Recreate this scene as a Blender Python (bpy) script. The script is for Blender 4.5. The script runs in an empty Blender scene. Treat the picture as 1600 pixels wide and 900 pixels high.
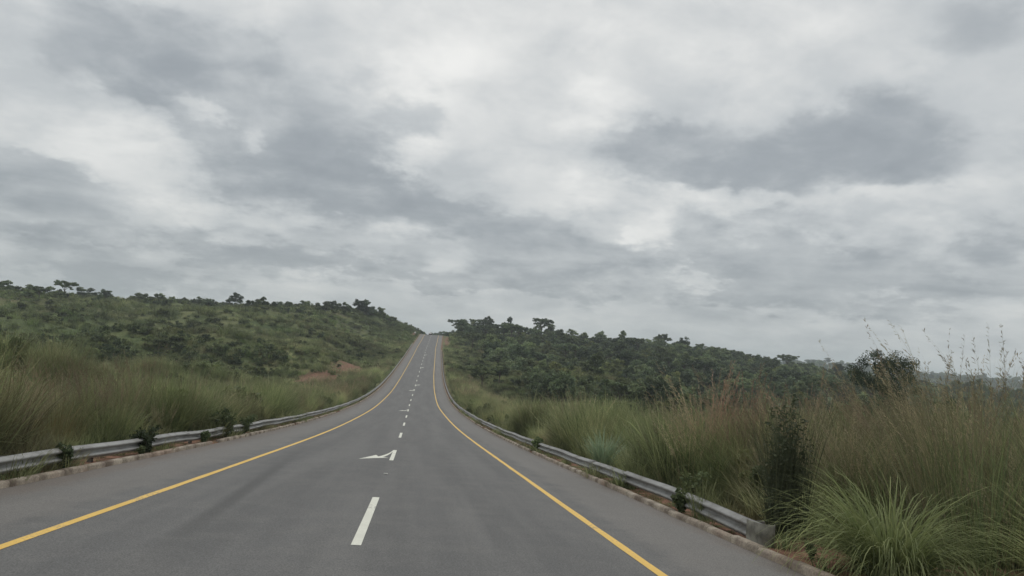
import bpy, bmesh, math, random
import numpy as np
from mathutils import Vector, Matrix
R = math.radians
rng = np.random.default_rng(11)
random.seed(5)
scene = bpy.context.scene
COL = scene.collection

# ------------------------------------------------------------------ terrain
SV = [-80, 0, 30, 62, 92, 124, 165, 205, 255, 319, 385, 408, 430, 470, 720, 900, 1200, 2000]
SS = [-.068, -.07, -.0665, -.05, -.034, -.006, .027, .048, .056, .062, .085, .06, .014, -.004, -.004, -.02, -.02, 0]
_v = np.arange(-80, 2000, .5)
_z = np.cumsum(np.interp(_v, SV, SS)) * .5
_z -= np.interp(0, _v, _z)
XV = [-80, 0, 8, 30, 62, 110, 165, 205, 255, 319, 417, 520]
XX = [-.62, -.62, -.62, -.72, -.95, -1.2, -.9, -.45, .35, 1.3, 3.9, 7.2]
_xs = np.interp(_v, XV, XX)
_k = np.ones(61) / 61
_xs = np.convolve(np.pad(_xs, 30, mode='edge'), _k, mode='valid')
def P(v): return np.interp(v, _v, _z)
def XC(v): return np.interp(v, _v, _xs)
def sst(x, a, b):
    t = np.clip((x - a) / (b - a), 0, 1)
    return t * t * (3 - 2 * t)
_wr = np.random.default_rng(3)
_W = [(_wr.uniform(0, 2 * np.pi), _wr.uniform(0, 2 * np.pi), k) for k in (220, 130, 75, 41, 23, 13, 7) for _ in range(3)]
def bumps(x, y, lo=0, hi=99):
    s = 0
    for a, p, k in _W:
        if lo <= k <= hi:
            s = s + k * np.sin((x * math.cos(a) + y * math.sin(a)) * 2 * np.pi / k + p)
    return s
RIDGE = 50.0
def H(u, v):
    """ground height at lateral offset u from the road axis and distance v along it"""
    u = np.asarray(u, float); v = np.asarray(v, float)
    p = P(v); a = np.abs(u)
    # left: low bank beside the road, plateau from 300 m on
    pl = np.interp(v, [-80, 90, 140, 200, 260, 320, 380, 430, 520, 900], [-2, -5.6, -4.6, -.4, 5.2, 10.6, 13.4, 14.0, 13.0, 5])
    pl = pl - 4.2 * sst(a, 90, 260) * sst(v, 200, 340) - 2.0 * (1 - sst(a, 12, 45)) * sst(v, 330, 420)
    nl = p + (pl - p) * sst(a, 13, 55) - 1.4 * sst(a, 8.5, 14) * (1 - sst(v, 230, 330)) + 3.7 * sst(a, 7.0, 15) * sst(v, 310, 395) * (1 - sst(a, 34, 95))
    # right: hillside falling away from the road
    rr = np.maximum(a - 12, 0)
    drop = np.minimum(.00021 * rr ** 2, 8 + .02 * rr)
    drop = np.minimum(drop, 26)
    nr = p - drop - 2.2 * sst(a, 8.5, 16) * (1 - sst(v, 240, 330)) * (.15 + .85 * sst(v, 13, 32)) - 1.8 * sst(a, 30, 120) * (1 - sst(v, 60, 200)) + 1.5 * sst(a, 7.5, 13) * sst(v, 320, 390)
    n = np.where(u < 0, nl, nr)
    x = u; d = np.hypot(u, v)
    n = n + .016 * bumps(x, v, 10, 80) * sst(a, 11, 30)
    az = np.arctan2(u, np.maximum(v, 1))
    far = sst(v, 750, 1500) * sst(az, .30, .50)
    n = n + far * (RIDGE - 4 * sst(az, .5, .95) + .035 * bumps(x * .12, v * .05)) + sst(v, 600, 2500) * 8 * np.sin(x / 300.) * sst(a, 200, 900)
    n = n + 2.0 * np.exp(-((u + 19) / 7.5) ** 2 - ((v - 172) / 34) ** 2)
    w = sst(a, 6.3, 9.5)                     # flat shoulder beside the kerb
    base = p + .03
    out = base * (1 - w) + n * w
    return np.where((u > -6.05) & (u < 5.77), p - .25, out)
def G(x, y):
    return float(H(x - XC(y), y))
def at(u, v): return Vector((float(u + XC(v)), float(v), float(H(u, v))))

# ------------------------------------------------------------------ helpers
def tag(o, label=None, cat=None, group=None, kind=None):
    for k, val in (('label', label), ('category', cat), ('group', group), ('kind', kind)):
        if val: o[k] = val
    return o
def link(o, parent=None):
    COL.objects.link(o)
    if parent: o.parent = parent
    return o
def mesh_np(name, verts, faces, mat=None, smooth=False):
    me = bpy.data.meshes.new(name)
    verts = np.asarray(verts, np.float32); nv = len(verts)
    me.vertices.add(nv); me.vertices.foreach_set('co', verts.ravel())
    if isinstance(faces, np.ndarray):
        k = faces.shape[1]; n = len(faces)
        me.loops.add(n * k); me.loops.foreach_set('vertex_index', faces.astype(np.int32).ravel())
        me.polygons.add(n); me.polygons.foreach_set('loop_start', np.arange(n, dtype=np.int32) * k)
    else:
        flat = [i for f in faces for i in f]
        me.loops.add(len(flat)); me.loops.foreach_set('vertex_index', flat)
        me.polygons.add(len(faces)); st = np.cumsum([0] + [len(f) for f in faces[:-1]])
        me.polygons.foreach_set('loop_start', st.astype(np.int32))
    me.update(calc_edges=True); me.validate()
    if smooth: me.polygons.foreach_set('use_smooth', np.ones(len(me.polygons), bool))
    if mat: me.materials.append(mat)
    return me
def obj(name, me, parent=None): return link(bpy.data.objects.new(name, me), parent)
def empty(name, loc, rz=0, s=1):
    o = bpy.data.objects.new(name, None); o.location = loc; o.rotation_euler = (0, 0, rz); o.scale = (s, s, s)
    o.empty_display_size = .3
    return link(o)
def bm_mesh(name, bm, mat, smooth=False):
    me = bpy.data.meshes.new(name); bm.to_mesh(me); bm.free()
    if smooth: me.polygons.foreach_set('use_smooth', np.ones(len(me.polygons), bool))
    if mat: me.materials.append(mat)
    return me
def add_box(bm, c, s, bev=0, rot=None):
    r = bmesh.ops.create_cube(bm, size=1)
    vs = r['verts']
    M = Matrix.Translation(c) @ (rot.to_4x4() if rot else Matrix()) @ Matrix.Diagonal((*s, 1))
    bmesh.ops.transform(bm, matrix=M, verts=vs)
    if bev:
        es = list({e for v in vs for e in v.link_edges})
        bmesh.ops.bevel(bm, geom=es, offset=bev, segments=2, affect='EDGES', profile=.6)
def setattr_f(me, name, vals, dom='FACE', typ='FLOAT'):
    a = me.attributes.new(name, typ, dom)
    a.data.foreach_set('vector' if typ == 'FLOAT_VECTOR' else 'value', np.asarray(vals, np.float32 if typ != 'INT' else np.int32).ravel())

# ------------------------------------------------------------------ materials
class NT:
    def __init__(s, tree): s.t = tree; s.n = tree.nodes; s.l = tree.links
    def node(s, typ, **kw):
        n = s.n.new(typ)
        for k, v in kw.items(): setattr(n, k, v)
        return n
    def put(s, sock, v):
        if isinstance(v, bpy.types.NodeSocket): s.l.new(v, sock)
        elif v is not None: sock.default_value = v
    def m(s, op, a, b=None, c=None, clamp=False):
        n = s.node('ShaderNodeMath', operation=op, use_clamp=clamp)
        for i, x in enumerate((a, b, c)): s.put(n.inputs[i], x)
        return n.outputs[0]
    def vm(s, op, a, b=None):
        n = s.node('ShaderNodeVectorMath', operation=op); s.put(n.inputs[0], a)
        if b is not None: s.put(n.inputs[3] if op == 'SCALE' else n.inputs[1], b)
        return n.outputs['Value'] if op in ('LENGTH', 'DOT_PRODUCT') else n.outputs[0]
    def noise(s, vec, scale, detail=4, rough=.55, dist=0, col=False):
        n = s.node('ShaderNodeTexNoise'); s.put(n.inputs['Vector'], vec)
        n.inputs['Scale'].default_value = scale; n.inputs['Detail'].default_value = detail
        n.inputs['Roughness'].default_value = rough; n.inputs['Distortion'].default_value = dist
        return n.outputs['Color' if col else 'Fac']
    def rng(s, x, a, b, c=0, d=1, smooth=True):
        n = s.node('ShaderNodeMapRange', interpolation_type='SMOOTHSTEP' if smooth else 'LINEAR'); s.put(n.inputs[0], x)
        for i, q in enumerate((a, b, c, d)): n.inputs[i + 1].default_value = q
        return n.outputs[0]
    def mix(s, f, a, b, mode='MIX'):
        n = s.node('ShaderNodeMix', data_type='RGBA', blend_type=mode); s.put(n.inputs[0], f)
        for i, x in ((6, a), (7, b)): s.put(n.inputs[i], (*x, 1) if isinstance(x, tuple) and len(x) == 3 else x)
        return n.outputs[2]
    def ramp(s, f, stops):
        n = s.node('ShaderNodeValToRGB'); s.put(n.inputs[0], f); e = n.color_ramp.elements
        while len(e) < len(stops): e.new(.5)
        for i, (p, c) in enumerate(stops): e[i].position = p; e[i].color = (*c, 1)
        return n.outputs[0]
    def attr(s, name, typ='GEOMETRY'):
        n = s.node('ShaderNodeAttribute', attribute_name=name, attribute_type=typ); return n.outputs['Fac']
    def bump(s, h, strength=.3, dist=.02):
        n = s.node('ShaderNodeBump'); n.inputs['Strength'].default_value = strength; n.inputs['Distance'].default_value = dist
        s.put(n.inputs['Height'], h); return n.outputs[0]
def new_mat(name):
    m = bpy.data.materials.new(name); m.use_nodes = True
    t = NT(m.node_tree); bs = m.node_tree.nodes['Principled BSDF']
    pos = t.node('ShaderNodeNewGeometry').outputs['Position']
    return m, t, bs, pos
def simple(name, color, rough=.7, metal=0, var=.25, scale=8, spec=.4):
    m, t, bs, pos = new_mat(name)
    f = t.rng(t.noise(pos, scale, 5), .3, .7, 1 - var, 1 + var)
    t.put(bs.inputs['Base Color'], t.mix(1.0, color, f, 'MULTIPLY'))
    bs.inputs['Roughness'].default_value = rough; bs.inputs['Metallic'].default_value = metal
    bs.inputs['Specular IOR Level'].default_value = spec
    return m
def leaf_mat(name, stops, patch=None, trans=.3, pscale=.06, instanced=True, attr=True):
    """foliage: colour picked by leaf tint, by plant and by broad patches in the place"""
    m, t, bs, pos = new_mat(name)
    r = t.node('ShaderNodeObjectInfo').outputs['Random']
    tint = t.attr('tint') if attr else .5
    f = t.m('ADD', t.m('MULTIPLY', tint, .5), t.m('MULTIPLY', r, .5))
    c = t.ramp(f, stops)
    if patch:
        n = t.rng(t.noise(pos, pscale, 4, .6), .46, .64)
        n = t.m('MULTIPLY', n, t.rng(r, .1, .7, .35, 1))
        c = t.mix(n, c, patch)
    c = t.mix(1.0, c, t.rng(t.m('FRACT', t.m('MULTIPLY', r, 7.31)), 0, 1, .62, 1.42, False), 'MULTIPLY')
    big = t.m('MULTIPLY', t.rng(t.noise(pos, .021, 3, .6), .35, .65, .75, 1.25), t.rng(t.noise(pos, .38, 3, .6), .36, .64, .72, 1.22))
    c = t.mix(1.0, c, big, 'MULTIPLY')
    t.put(bs.inputs['Base Color'], c)
    bs.inputs['Roughness'].default_value = .65; bs.inputs['Specular IOR Level'].default_value = .25
    tr = t.node('ShaderNodeBsdfTranslucent'); t.put(tr.inputs[0], c)
    mx = t.node('ShaderNodeMixShader'); mx.inputs[0].default_value = trans
    t.l.new(bs.outputs[0], mx.inputs[1]); t.l.new(tr.outputs[0], mx.inputs[2])
    t.l.new(mx.outputs[0], m.node_tree.nodes['Material Output'].inputs['Surface'])
    return m
M = {}
M['grass_tall'] = leaf_mat('tall_grass', [(.0, (.065, .098, .045)), (.3, (.16, .20, .088)), (.7, (.285, .315, .148)), (1, (.52, .47, .28))], patch=(.245, .215, .122), pscale=.14, trans=.4)
M['grass_plume'] = leaf_mat('plume_grass', [(.0, (.18, .175, .09)), (.5, (.31, .275, .165)), (1, (.48, .40, .27))], patch=(.27, .17, .125), pscale=.14)
M['grass_hill'] = leaf_mat('hill_grass', [(.0, (.07, .094, .04)), (.5, (.15, .178, .075)), (1, (.28, .275, .13))], patch=(.125, .18, .062), pscale=.03)
M['scrub'] = leaf_mat('low_scrub', [(.0, (.05, .07, .032)), (.5, (.10, .13, .055)), (1, (.18, .20, .08))])
M['scrub_light'] = leaf_mat('light_scrub', [(.0, (.07, .09, .04)), (.5, (.13, .155, .066)), (1, (.225, .225, .10))])
M['shrub'] = leaf_mat('shrub_leaf', [(.0, (.036, .053, .028)), (.5, (.062, .086, .042)), (1, (.11, .135, .058))])
M['tree'] = leaf_mat('tree_leaf', [(.0, (.055, .084, .048)), (.5, (.115, .152, .078)), (1, (.22, .255, .115))])
M['tree_light'] = leaf_mat('light_tree_leaf', [(.0, (.085, .11, .046)), (.5, (.14, .165, .065)), (1, (.21, .22, .085))])
M['tussock'] = leaf_mat('tussock_blade', [(.0, (.20, .26, .10)), (.5, (.37, .42, .18)), (1, (.64, .62, .27))], trans=.4)
M['grass_dry'] = leaf_mat('dry_grass', [(.0, (.085, .108, .052)), (.45, (.195, .205, .108)), (1, (.48, .42, .26))], patch=(.29, .205, .135), pscale=.3, trans=.4)
M['tussock_pale'] = leaf_mat('pale_tussock_blade', [(.0, (.12, .17, .105)), (.5, (.19, .245, .155)), (1, (.27, .31, .19))], trans=.25)
M['dark_blade'] = leaf_mat('dark_blade', [(.0, (.042, .056, .034)), (.5, (.08, .098, .055)), (1, (.15, .16, .085))], trans=.2)
M['dry_blade'] = leaf_mat('dry_blade', [(.0, (.16, .145, .07)), (.5, (.26, .22, .105)), (1, (.38, .31, .16))])
M['weed'] = leaf_mat('weed_leaf', [(.0, (.06, .09, .042)), (.5, (.115, .155, .068)), (1, (.21, .24, .105))])
M['bark'] = simple('bark', (.095, .078, .062), .9, 0, .4, 12)
M['stem'] = simple('stem', (.12, .10, .06), .9, 0, .3, 20)

# asphalt
m, t, bs, pos = new_mat('asphalt'); M['asphalt'] = m
u = t.attr('lat')
fine = t.noise(pos, 55, 3, .7)
mid = t.noise(pos, 1.3, 5, .6)
sx = t.node('ShaderNodeMapping'); t.put(sx.inputs[0], pos); sx.inputs['Scale'].default_value = (1.1, .06, 0)
streak = t.noise(sx.outputs[0], 1.0, 4, .6)
c = t.mix(t.rng(streak, .34, .68), (.086, .086, .085), (.116, .115, .112))
c = t.mix(t.rng(mid, .4, .7, 0, .22), c, (.165, .158, .148))
# polished wheel tracks and dusty shoulders
def track(u0, w): return t.m('SUBTRACT', 1.0, t.rng(t.m('ABSOLUTE', t.m('SUBTRACT', t.m('ADD', u, t.m('MULTIPLY', t.m('SUBTRACT', mid, .5), .3)), u0)), 0.1, w))
tr = t.m('ADD', t.m('ADD', track(-2.75, .65), track(-1.0, .65)), t.m('ADD', track(1.0, .65), track(2.75, .65)))
c = t.mix(t.m('MULTIPLY', tr, .2), c, (.085, .085, .086))
au = t.m('ABSOLUTE', u)
c = t.mix(t.m('MULTIPLY', t.rng(t.m('ADD', au, t.m('MULTIPLY', t.m('SUBTRACT', mid, .5), 1.2)), 3.9, 4.5), .5), c, (.165, .155, .143))
c = t.mix(t.m('MULTIPLY', t.rng(t.m('ADD', au, t.m('MULTIPLY', t.m('SUBTRACT', mid, .5), .8)), 5.25, 5.75), .5), c, (.115, .09, .072))
skid = t.m('SUBTRACT', 1.0, t.rng(t.m('ABSOLUTE', t.m('ADD', t.m('SUBTRACT', u, -2.55), t.m('MULTIPLY', t.m('SUBTRACT', t.attr('lon'), 17.), .055))), .03, .24))
skid = t.m('MULTIPLY', skid, t.m('MULTIPLY', t.rng(t.attr('lon'), 8, 12), t.rng(t.attr('lon'), 22, 30, 1, 0)))
c = t.mix(t.m('MULTIPLY', t.m('MULTIPLY', skid, t.rng(streak, .25, .6)), .66), c, (.05, .05, .05))
vor = t.node('ShaderNodeTexVoronoi', feature='DISTANCE_TO_EDGE'); wv = t.node('ShaderNodeMix', data_type='VECTOR')
wv.inputs[0].default_value = .25; t.put(wv.inputs[4], pos); t.put(wv.inputs[5], t.vm('SCALE', t.noise(pos, .7, 4, .6, 0, True), 4.0))
t.put(vor.inputs['Vector'], wv.outputs[1]); vor.inputs['Scale'].default_value = .17
cr = t.m('MULTIPLY', t.rng(vor.outputs['Distance'], .0015, .006, 1, 0), t.rng(t.noise(pos, .09, 2), .54, .62, 0, .35))
c = t.mix(cr, c, (.05, .05, .05))
c = t.mix(1.0, c, t.rng(fine, .3, .7, .6, 1.4), 'MULTIPLY')
t.put(bs.inputs['Base Color'], c); bs.inputs['Roughness'].default_value = .8; bs.inputs['Specular IOR Level'].default_value = .35
t.put(bs.inputs['Normal'], t.bump(fine, .35, .006))

def paint(name, col, worn):
    m, t, bs, pos = new_mat(name)
    n = t.noise(pos, 26, 5, .7); b = t.noise(pos, .8, 4, .6)
    w = t.m('MULTIPLY', t.rng(t.m('ADD', t.m('MULTIPLY', n, .7), t.m('MULTIPLY', b, .5)), .62, .80), worn)
    c = t.mix(w, col, (.14, .135, .13))
    t.put(bs.inputs['Base Color'], t.mix(1.0, c, t.rng(b, .3, .7, .88, 1.08), 'MULTIPLY')); bs.inputs['Roughness'].default_value = .65
    return m
M['white_paint'] = paint('white_road_paint', (.62, .62, .54), .95)
M['yellow_paint'] = paint('yellow_road_paint', (.66, .42, .08), .95)

# kerb stone
m, t, bs, pos = new_mat('kerb_stone'); M['kerb'] = m
n = t.noise(pos, 2.2, 6, .65); n2 = t.noise(pos, 30, 4, .6)
c = t.mix(t.rng(n, .32, .66), (.155, .12, .092), (.33, .285, .225))
c = t.mix(t.rng(t.noise(pos, .5, 3), .5, .7, 0, .6), c, (.24, .16, .115))
t.put(bs.inputs['Base Color'], t.mix(1.0, c, t.rng(n2, .3, .7, .75, 1.2), 'MULTIPLY')); bs.inputs['Roughness'].default_value = .9
t.put(bs.inputs['Normal'], t.bump(n2, .5, .02))

# galvanised steel
m, t, bs, pos = new_mat('galvanised_steel'); M['steel'] = m
n = t.noise(pos, 1.6, 6, .65); n2 = t.noise(pos, 14, 4, .6)
c = t.mix(t.rng(n, .35, .7), (.33, .33, .32), (.20, .198, .188))
c = t.mix(t.rng(t.m('ADD', t.m('MULTIPLY', n, .5), t.m('MULTIPLY', n2, .5)), .52, .68, 0, .6), c, (.15, .125, .095))
t.put(bs.inputs['Base Color'], c); bs.inputs['Roughness'].default_value = .55; bs.inputs['Metallic'].default_value = .35
M['post'] = simple('post_steel', (.20, .19, .175), .75, .2, .3, 9)

# ground: red earth by the kerb, grass and scrub cover elsewhere
m, t, bs, pos = new_mat('ground_cover'); M['ground'] = m
soil = t.attr('soil'); wood = t.attr('wood')
a = t.noise(pos, .045, 5, .62); b = t.noise(pos, .35, 6, .65); d = t.noise(pos, 2.6, 5, .65)
c = t.mix(t.rng(a, .38, .62), (.09, .115, .048), (.15, .155, .072))
c = t.mix(t.rng(b, .42, .66, 0, .75), c, (.055, .074, .035))
c = t.mix(t.rng(t.noise(pos, .018, 4, .6), .52, .68, 0, .6), c, (.12, .17, .06))
c = t.mix(t.rng(t.noise(pos, .028, 5, .6), .55, .68, 0, .6), c, (.16, .135, .08))
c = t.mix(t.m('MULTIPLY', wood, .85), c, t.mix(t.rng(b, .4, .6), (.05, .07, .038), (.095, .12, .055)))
s = t.m('MULTIPLY', soil, t.rng(t.m('ADD', t.m('MULTIPLY', d, .5), t.m('MULTIPLY', b, .5)), .38, .52))
c = t.mix(s, c, t.mix(t.rng(d, .35, .65), (.135, .070, .050), (.225, .125, .088)))
t.put(bs.inputs['Base Color'], t.mix(1.0, c, t.rng(d, .3, .7, .7, 1.25), 'MULTIPLY')); bs.inputs['Roughness'].default_value = .95
bs.inputs['Specular IOR Level'].default_value = .1
t.put(bs.inputs['Normal'], t.bump(t.m('ADD', d, b), .7, .25))

# ------------------------------------------------------------------ ground sheet
ug = [0, 3, 5.765, 5.775, 6.045, 6.055, 6.3, 6.6, 7.1, 7.7, 8.4, 9.2, 10, 11, 12, 13.5, 15, 17, 19.5, 22, 25]
while ug[-1] < 7600: ug.append(ug[-1] + max(3.2, ug[-1] * .055))
us = np.array([-x for x in ug[:0:-1]] + ug)
vg = list(np.arange(-80, 130, 2.5)) + list(np.arange(130, 460, 4))
while vg[-1] < 9000: vg.append(vg[-1] + max(5, (vg[-1] - 400) * .06))
vs_ = np.array(vg)
U, V = np.meshgrid(us, vs_)
Z = H(U, V)
X = U + XC(V)
nu = len(us); nvv = len(vs_)
idx = np.arange(nu * nvv).reshape(nvv, nu)
F = np.stack([idx[:-1, :-1], idx[:-1, 1:], idx[1:, 1:], idx[1:, :-1]], -1).reshape(-1, 4)
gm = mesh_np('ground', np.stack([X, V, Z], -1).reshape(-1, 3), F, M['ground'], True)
SOILS = [(-21, 154, 8.5, 30), (-17, 190, 5.5, 28), (21, 128, 5, 24), (18, 158, 4, 16), (8.3, 372, 1.4, 40), (-8.8, 400, 1.2, 14), (8.3, 10.2, 1.6, 2.4)]
def soil_at(u, v):
    w_ = 1.0 * sst(np.asarray(v, float), 40, 110); s = np.clip(1 - sst(np.abs(u), 7.0 - w_, 7.9 - w_), 0, 1)
    for (a, b, ra, rb) in SOILS:
        r = np.hypot((u - a) / ra, (v - b) / rb); s = np.maximum(s, 1 - sst(r, .6, 1.15))
    return s
def wood_at(u, v):
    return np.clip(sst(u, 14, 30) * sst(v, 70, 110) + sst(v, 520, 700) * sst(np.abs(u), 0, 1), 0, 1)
setattr_f(gm, 'soil', soil_at(U, V).ravel(), 'POINT')
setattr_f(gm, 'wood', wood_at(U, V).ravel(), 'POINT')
tag(obj('ground', gm), kind='structure')

# ------------------------------------------------------------------ road, kerbs, markings
def strip(name, u0, u1, v0, v1, dz, mat, step=1.0, nu=2, kind='structure', lat=False):
    vv = np.arange(v0, v1 + 1e-6, step) if (v1 - v0) > step else np.array([v0, v1])
    if vv[-1] < v1 - 1e-6: vv = np.append(vv, v1)
    uu = np.linspace(u0, u1, nu)
    A, B = np.meshgrid(uu, vv)
    if mat is M['yellow_paint']: A = A + rng.normal(0, .0045, A.shape) + .012 * np.sin(B / 7.3 + u0)
    pts = np.stack([A + XC(B), B, P(B) + dz], -1).reshape(-1, 3)
    ix = np.arange(len(uu) * len(vv)).reshape(len(vv), len(uu))
    f = np.stack([ix[:-1, :-1], ix[:-1, 1:], ix[1:, 1:], ix[1:, :-1]], -1).reshape(-1, 4)
    me = mesh_np(name, pts, f, mat, True)
    if lat: setattr_f(me, 'lat', A.ravel(), 'POINT'); setattr_f(me, 'lon', B.ravel(), 'POINT')
    return me
LK, RK = -6.0, 5.72          # kerb faces
tag(obj('road', strip('road', LK - .02, RK + .02, -70, 900, 0, M['asphalt'], 1.0, 9, lat=True)), kind='structure')
for s in (-1, 1):
    tag(obj('road_marking', strip('edge_line', s * 3.72 - .065, s * 3.72 + .065, -60, 700, .004, M['yellow_paint'])), kind='structure')
# centre line: 5 m dashes, arrows on every fourth
pts, fs = [], []
def add_poly(uvs):
    b = len(pts)
    for (a, c) in uvs: pts.append((a + float(XC(c)), c, float(P(c)) + .004))
    fs.append(tuple(range(b, b + len(uvs))))
for k in range(-4, 32):
    v0 = 10.2 + 14.37 * k
    for q in range(5): add_poly([(-.065, v0 + q), (.065, v0 + q), (.065, v0 + q + 1), (-.065, v0 + q + 1)])
tag(obj('road_marking', mesh_np('centre_dashes', pts, fs, M['white_paint'])), kind='structure')
for k, s in ((1, 1), (5, 1), (9, 1), (10, -1), (14, -1), (18, -1), (-3, 1)):
    pts, fs = [], []
    v0 = 10.2 + 14.37 * k
    def q(a, b): return (s * a, v0 + 2.5 + s * (b - 2.5))
    def bez(p0, p1, p2, n=9): return [tuple((1 - k) ** 2 * np.array(p0) + 2 * k * (1 - k) * np.array(p1) + k * k * np.array(p2)) for k in np.linspace(0, 1, n)]
    L = bez((-.066, 4.95), (-.16, 2.6), (-.455, 1.3)); Rr = bez((-.066, 4.1), (-.13, 2.1), (-.31, 1.1))
    for i in range(8): add_poly([q(*L[i]), q(*L[i + 1]), q(*Rr[i + 1]), q(*Rr[i])])
    hd = bez((-.56, 1.95), (-.80, .75), (-1.0, -.15), 6) + bez((-1.0, -.15), (-.52, .62), (-.10, .95), 6)[1:]
    add_poly([q(*p_) for p_ in hd] + [q(-.31, 1.1), q(-.455, 1.3)])
    tag(obj('road_marking', mesh_np('arrow', pts, fs, M['white_paint'])), kind='structure')

def kerb(side, face, gaps):
    V_, F_ = [], []
    w, h = .15, .105
    prof = [(0, -.2), (0, h - .035), (.03, h), (w - .03, h), (w, h - .03), (w, -.2)]
    v = -20.0
    r = np.random.default_rng(9 if side < 0 else 10)
    while v < 470:
        L = .99 if v < 120 else 3.98
        if not any(a < v + L / 2 < b for a, b in gaps) and r.random() > .012:
            du = r.normal(0, .006); dz = r.normal(0, .006) - (.025 if r.random() < .06 else 0); tw = r.normal(0, .004)
            b = len(V_)
            for e, vv in enumerate((v, v + L)):
                cx = float(XC(vv)); pz = float(P(vv))
                for (a, z) in prof:
                    V_.append((cx + face + side * (a + du + (tw if e else -tw)), vv, pz + z + (dz if z > 0 else 0)))
            n = len(prof)
            for i in range(n - 1): F_.append((b + i, b + i + 1, b + n + i + 1, b + n + i))
            F_.append(tuple(b + i for i in range(n))[::-1]); F_.append(tuple(b + n + i for i in range(n)))
        v += L + .009
    tag(obj('kerb', mesh_np('kerb', V_, F_, M['kerb'])), kind='structure')
kerb(-1, LK, [(26.6, 28.4), (44.5, 46), (68, 72), (95, 97)])
kerb(1, RK, [(32.6, 34.4), (56, 58), (88, 90)])

# ------------------------------------------------------------------ guardrails
WP = [(0, 0), (.004, .014), (.095, .05), (.104, .072), (.098, .094), (.012, .128), (.0, .155), (.012, .182), (.098, .216), (.104, .238), (.095, .26), (.004, .296), (0, .31)]
def guardrail(side, face, v0, v1, label, zt):
    root = empty('guardrail', at(side * abs(face), v0)); o = root.location.copy()
    tag(root, label, 'guardrail', 'steel guardrails along the road')
    r = np.random.default_rng(4 if side < 0 else 6)
    V_, F_ = [], []
    v = v0; pan = 0; n = len(WP)
    jit = lambda q: .035 * math.sin(q * .9 + side) + .02 * math.sin(q * .37) - (.30 * max(0, 1 - (q - v0) / 5.0) if side > 0 else 0)
    while v < v1:
        L = 3.9; e = .0035 * (pan % 2); vv = np.linspace(v - .15, v + L + .15, 5)
        dz = r.normal(0, .012)
        if v == v0: vv[0] = v0
        for layer, off in ((0, .004 + e), (1, 0 + e - .0005)):
            b = len(V_)
            for q in vv:
                cx = float(XC(q)); pz = float(P(q))
                for (a, z) in WP:
                    V_.append((cx + face - side * (a + off) + side * .02 * jit(q) * 2 - o.x, q - o.y, pz + zt - .31 + z + dz * .6 + jit(q) * .35 - o.z))
            for i in range(len(vv) - 1):
                for j in range(n - 1):
                    f = (b + i * n + j, b + i * n + j + 1, b + (i + 1) * n + j + 1, b + (i + 1) * n + j)
                    F_.append(f if (layer == 0) == (side < 0) else f[::-1])
        # splice bolts
        if v < 70:
            for (dv, z) in ((-.06, .05), (.06, .05), (-.06, .26), (.06, .26), (-.06, .155), (.06, .155)):
                q = v + (dv if v > v0 else .35 + dv * 1.4); cx = float(XC(q)); b = len(V_)
                c = Vector((cx + face - side * ((.104) + .006), q, float(P(q)) + zt - .31 + z + jit(q) * .35)) - o
                if z == .155: c.x += side * .10
                for k in range(6): V_.append((c.x, c.y + .016 * math.cos(k * 1.047), c.z + .016 * math.sin(k * 1.047)))
                for k in range(6): V_.append((c.x + side * .02, c.y + .016 * math.cos(k * 1.047), c.z + .016 * math.sin(k * 1.047)))
                F_.append(tuple(b + k for k in range(6)))
                for k in range(6): F_.append((b + k, b + (k + 1) % 6, b + 6 + (k + 1) % 6, b + 6 + k))
        v += L; pan += 1
    obj('beam', mesh_np('beam', V_, F_, M['steel'], False), root)
    # posts with spacer blocks
    bm = bmesh.new()
    add_box(bm, (side * .0, 0, -.28), (.012, .11, 1.1)); add_box(bm, (side * -.045, .052, -.28), (.085, .009, 1.1)); add_box(bm, (side * -.045, -.052, -.28), (.085, .009, 1.1))
    pm = bm_mesh('post', bm, M['post'])
    bm = bmesh.new(); add_box(bm, (0, 0, 0), (.10, .09, .20), .006); sm = bm_mesh('spacer_block', bm, M['post'])
    v = v0 + (.45 if side > 0 else 1.1); c = 0
    while v < v1 and c < 95:
        p = obj('post', pm, root)
        p.location = Vector((float(XC(v)) + face + side * .17, v, float(P(v)) + zt - .30 + .35 * min(0, jit(v) + .06))) - o
        p.rotation_euler = (r.normal(0, .02), r.normal(0, .02), 0)
        s = obj('spacer_block', sm, p); s.location = (-side * .117, 0, .14)
        v += 3.9; c += 1
    return root, o
gl, _o = guardrail(-1, -6.42, -6.0, 330, 'long steel guardrail following the left kerb with weeds growing through it', .46)
gr, o = guardrail(1, 6.12, 11.6, 300, 'steel guardrail along the right kerb ending in a bent plate beside the tussock', .46)
# bull-nose end plate on the right guardrail: flat lap, then curled round
V_, F_ = [], []
path = [(-.065, .42), (-.07, .16), (-.07, .0), (-.062, -.07), (-.035, -.135), (.012, -.175), (.07, -.185), (.12, -.165), (.155, -.12), (.165, -.06)]
def hh(i): return (-.165 if i < 2 else -.165 - .09 * min(1, (i - 1) / 3), .162 if i < 2 else .168)
for layer in (0, 1):
    for i, (a, dv) in enumerate(path):
        lo, hi = hh(i); v = 11.6 + dv
        for z in (lo, (lo + hi) / 2, hi):
            k = 1 - .012 * layer
            V_.append((float(XC(v)) + 6.12 - .055 + a * k + .004 * layer - o.x, v - o.y + .006 * layer, float(P(v)) + .46 - .155 - .105 + z - o.z))
n = len(path) * 3
for layer in (0, 1):
    for i in range(len(path) - 1):
        for j in range(2):
            b = layer * n + i * 3 + j; f = (b, b + 1, b + 4, b + 3)
            F_.append(f if layer else f[::-1])
for i in range(len(path) - 1):
    for j in (0, 2): b = i * 3 + j; F_.append((b, b + 3, b + 3 + n, b + n))
b = (len(path) - 1) * 3
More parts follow.
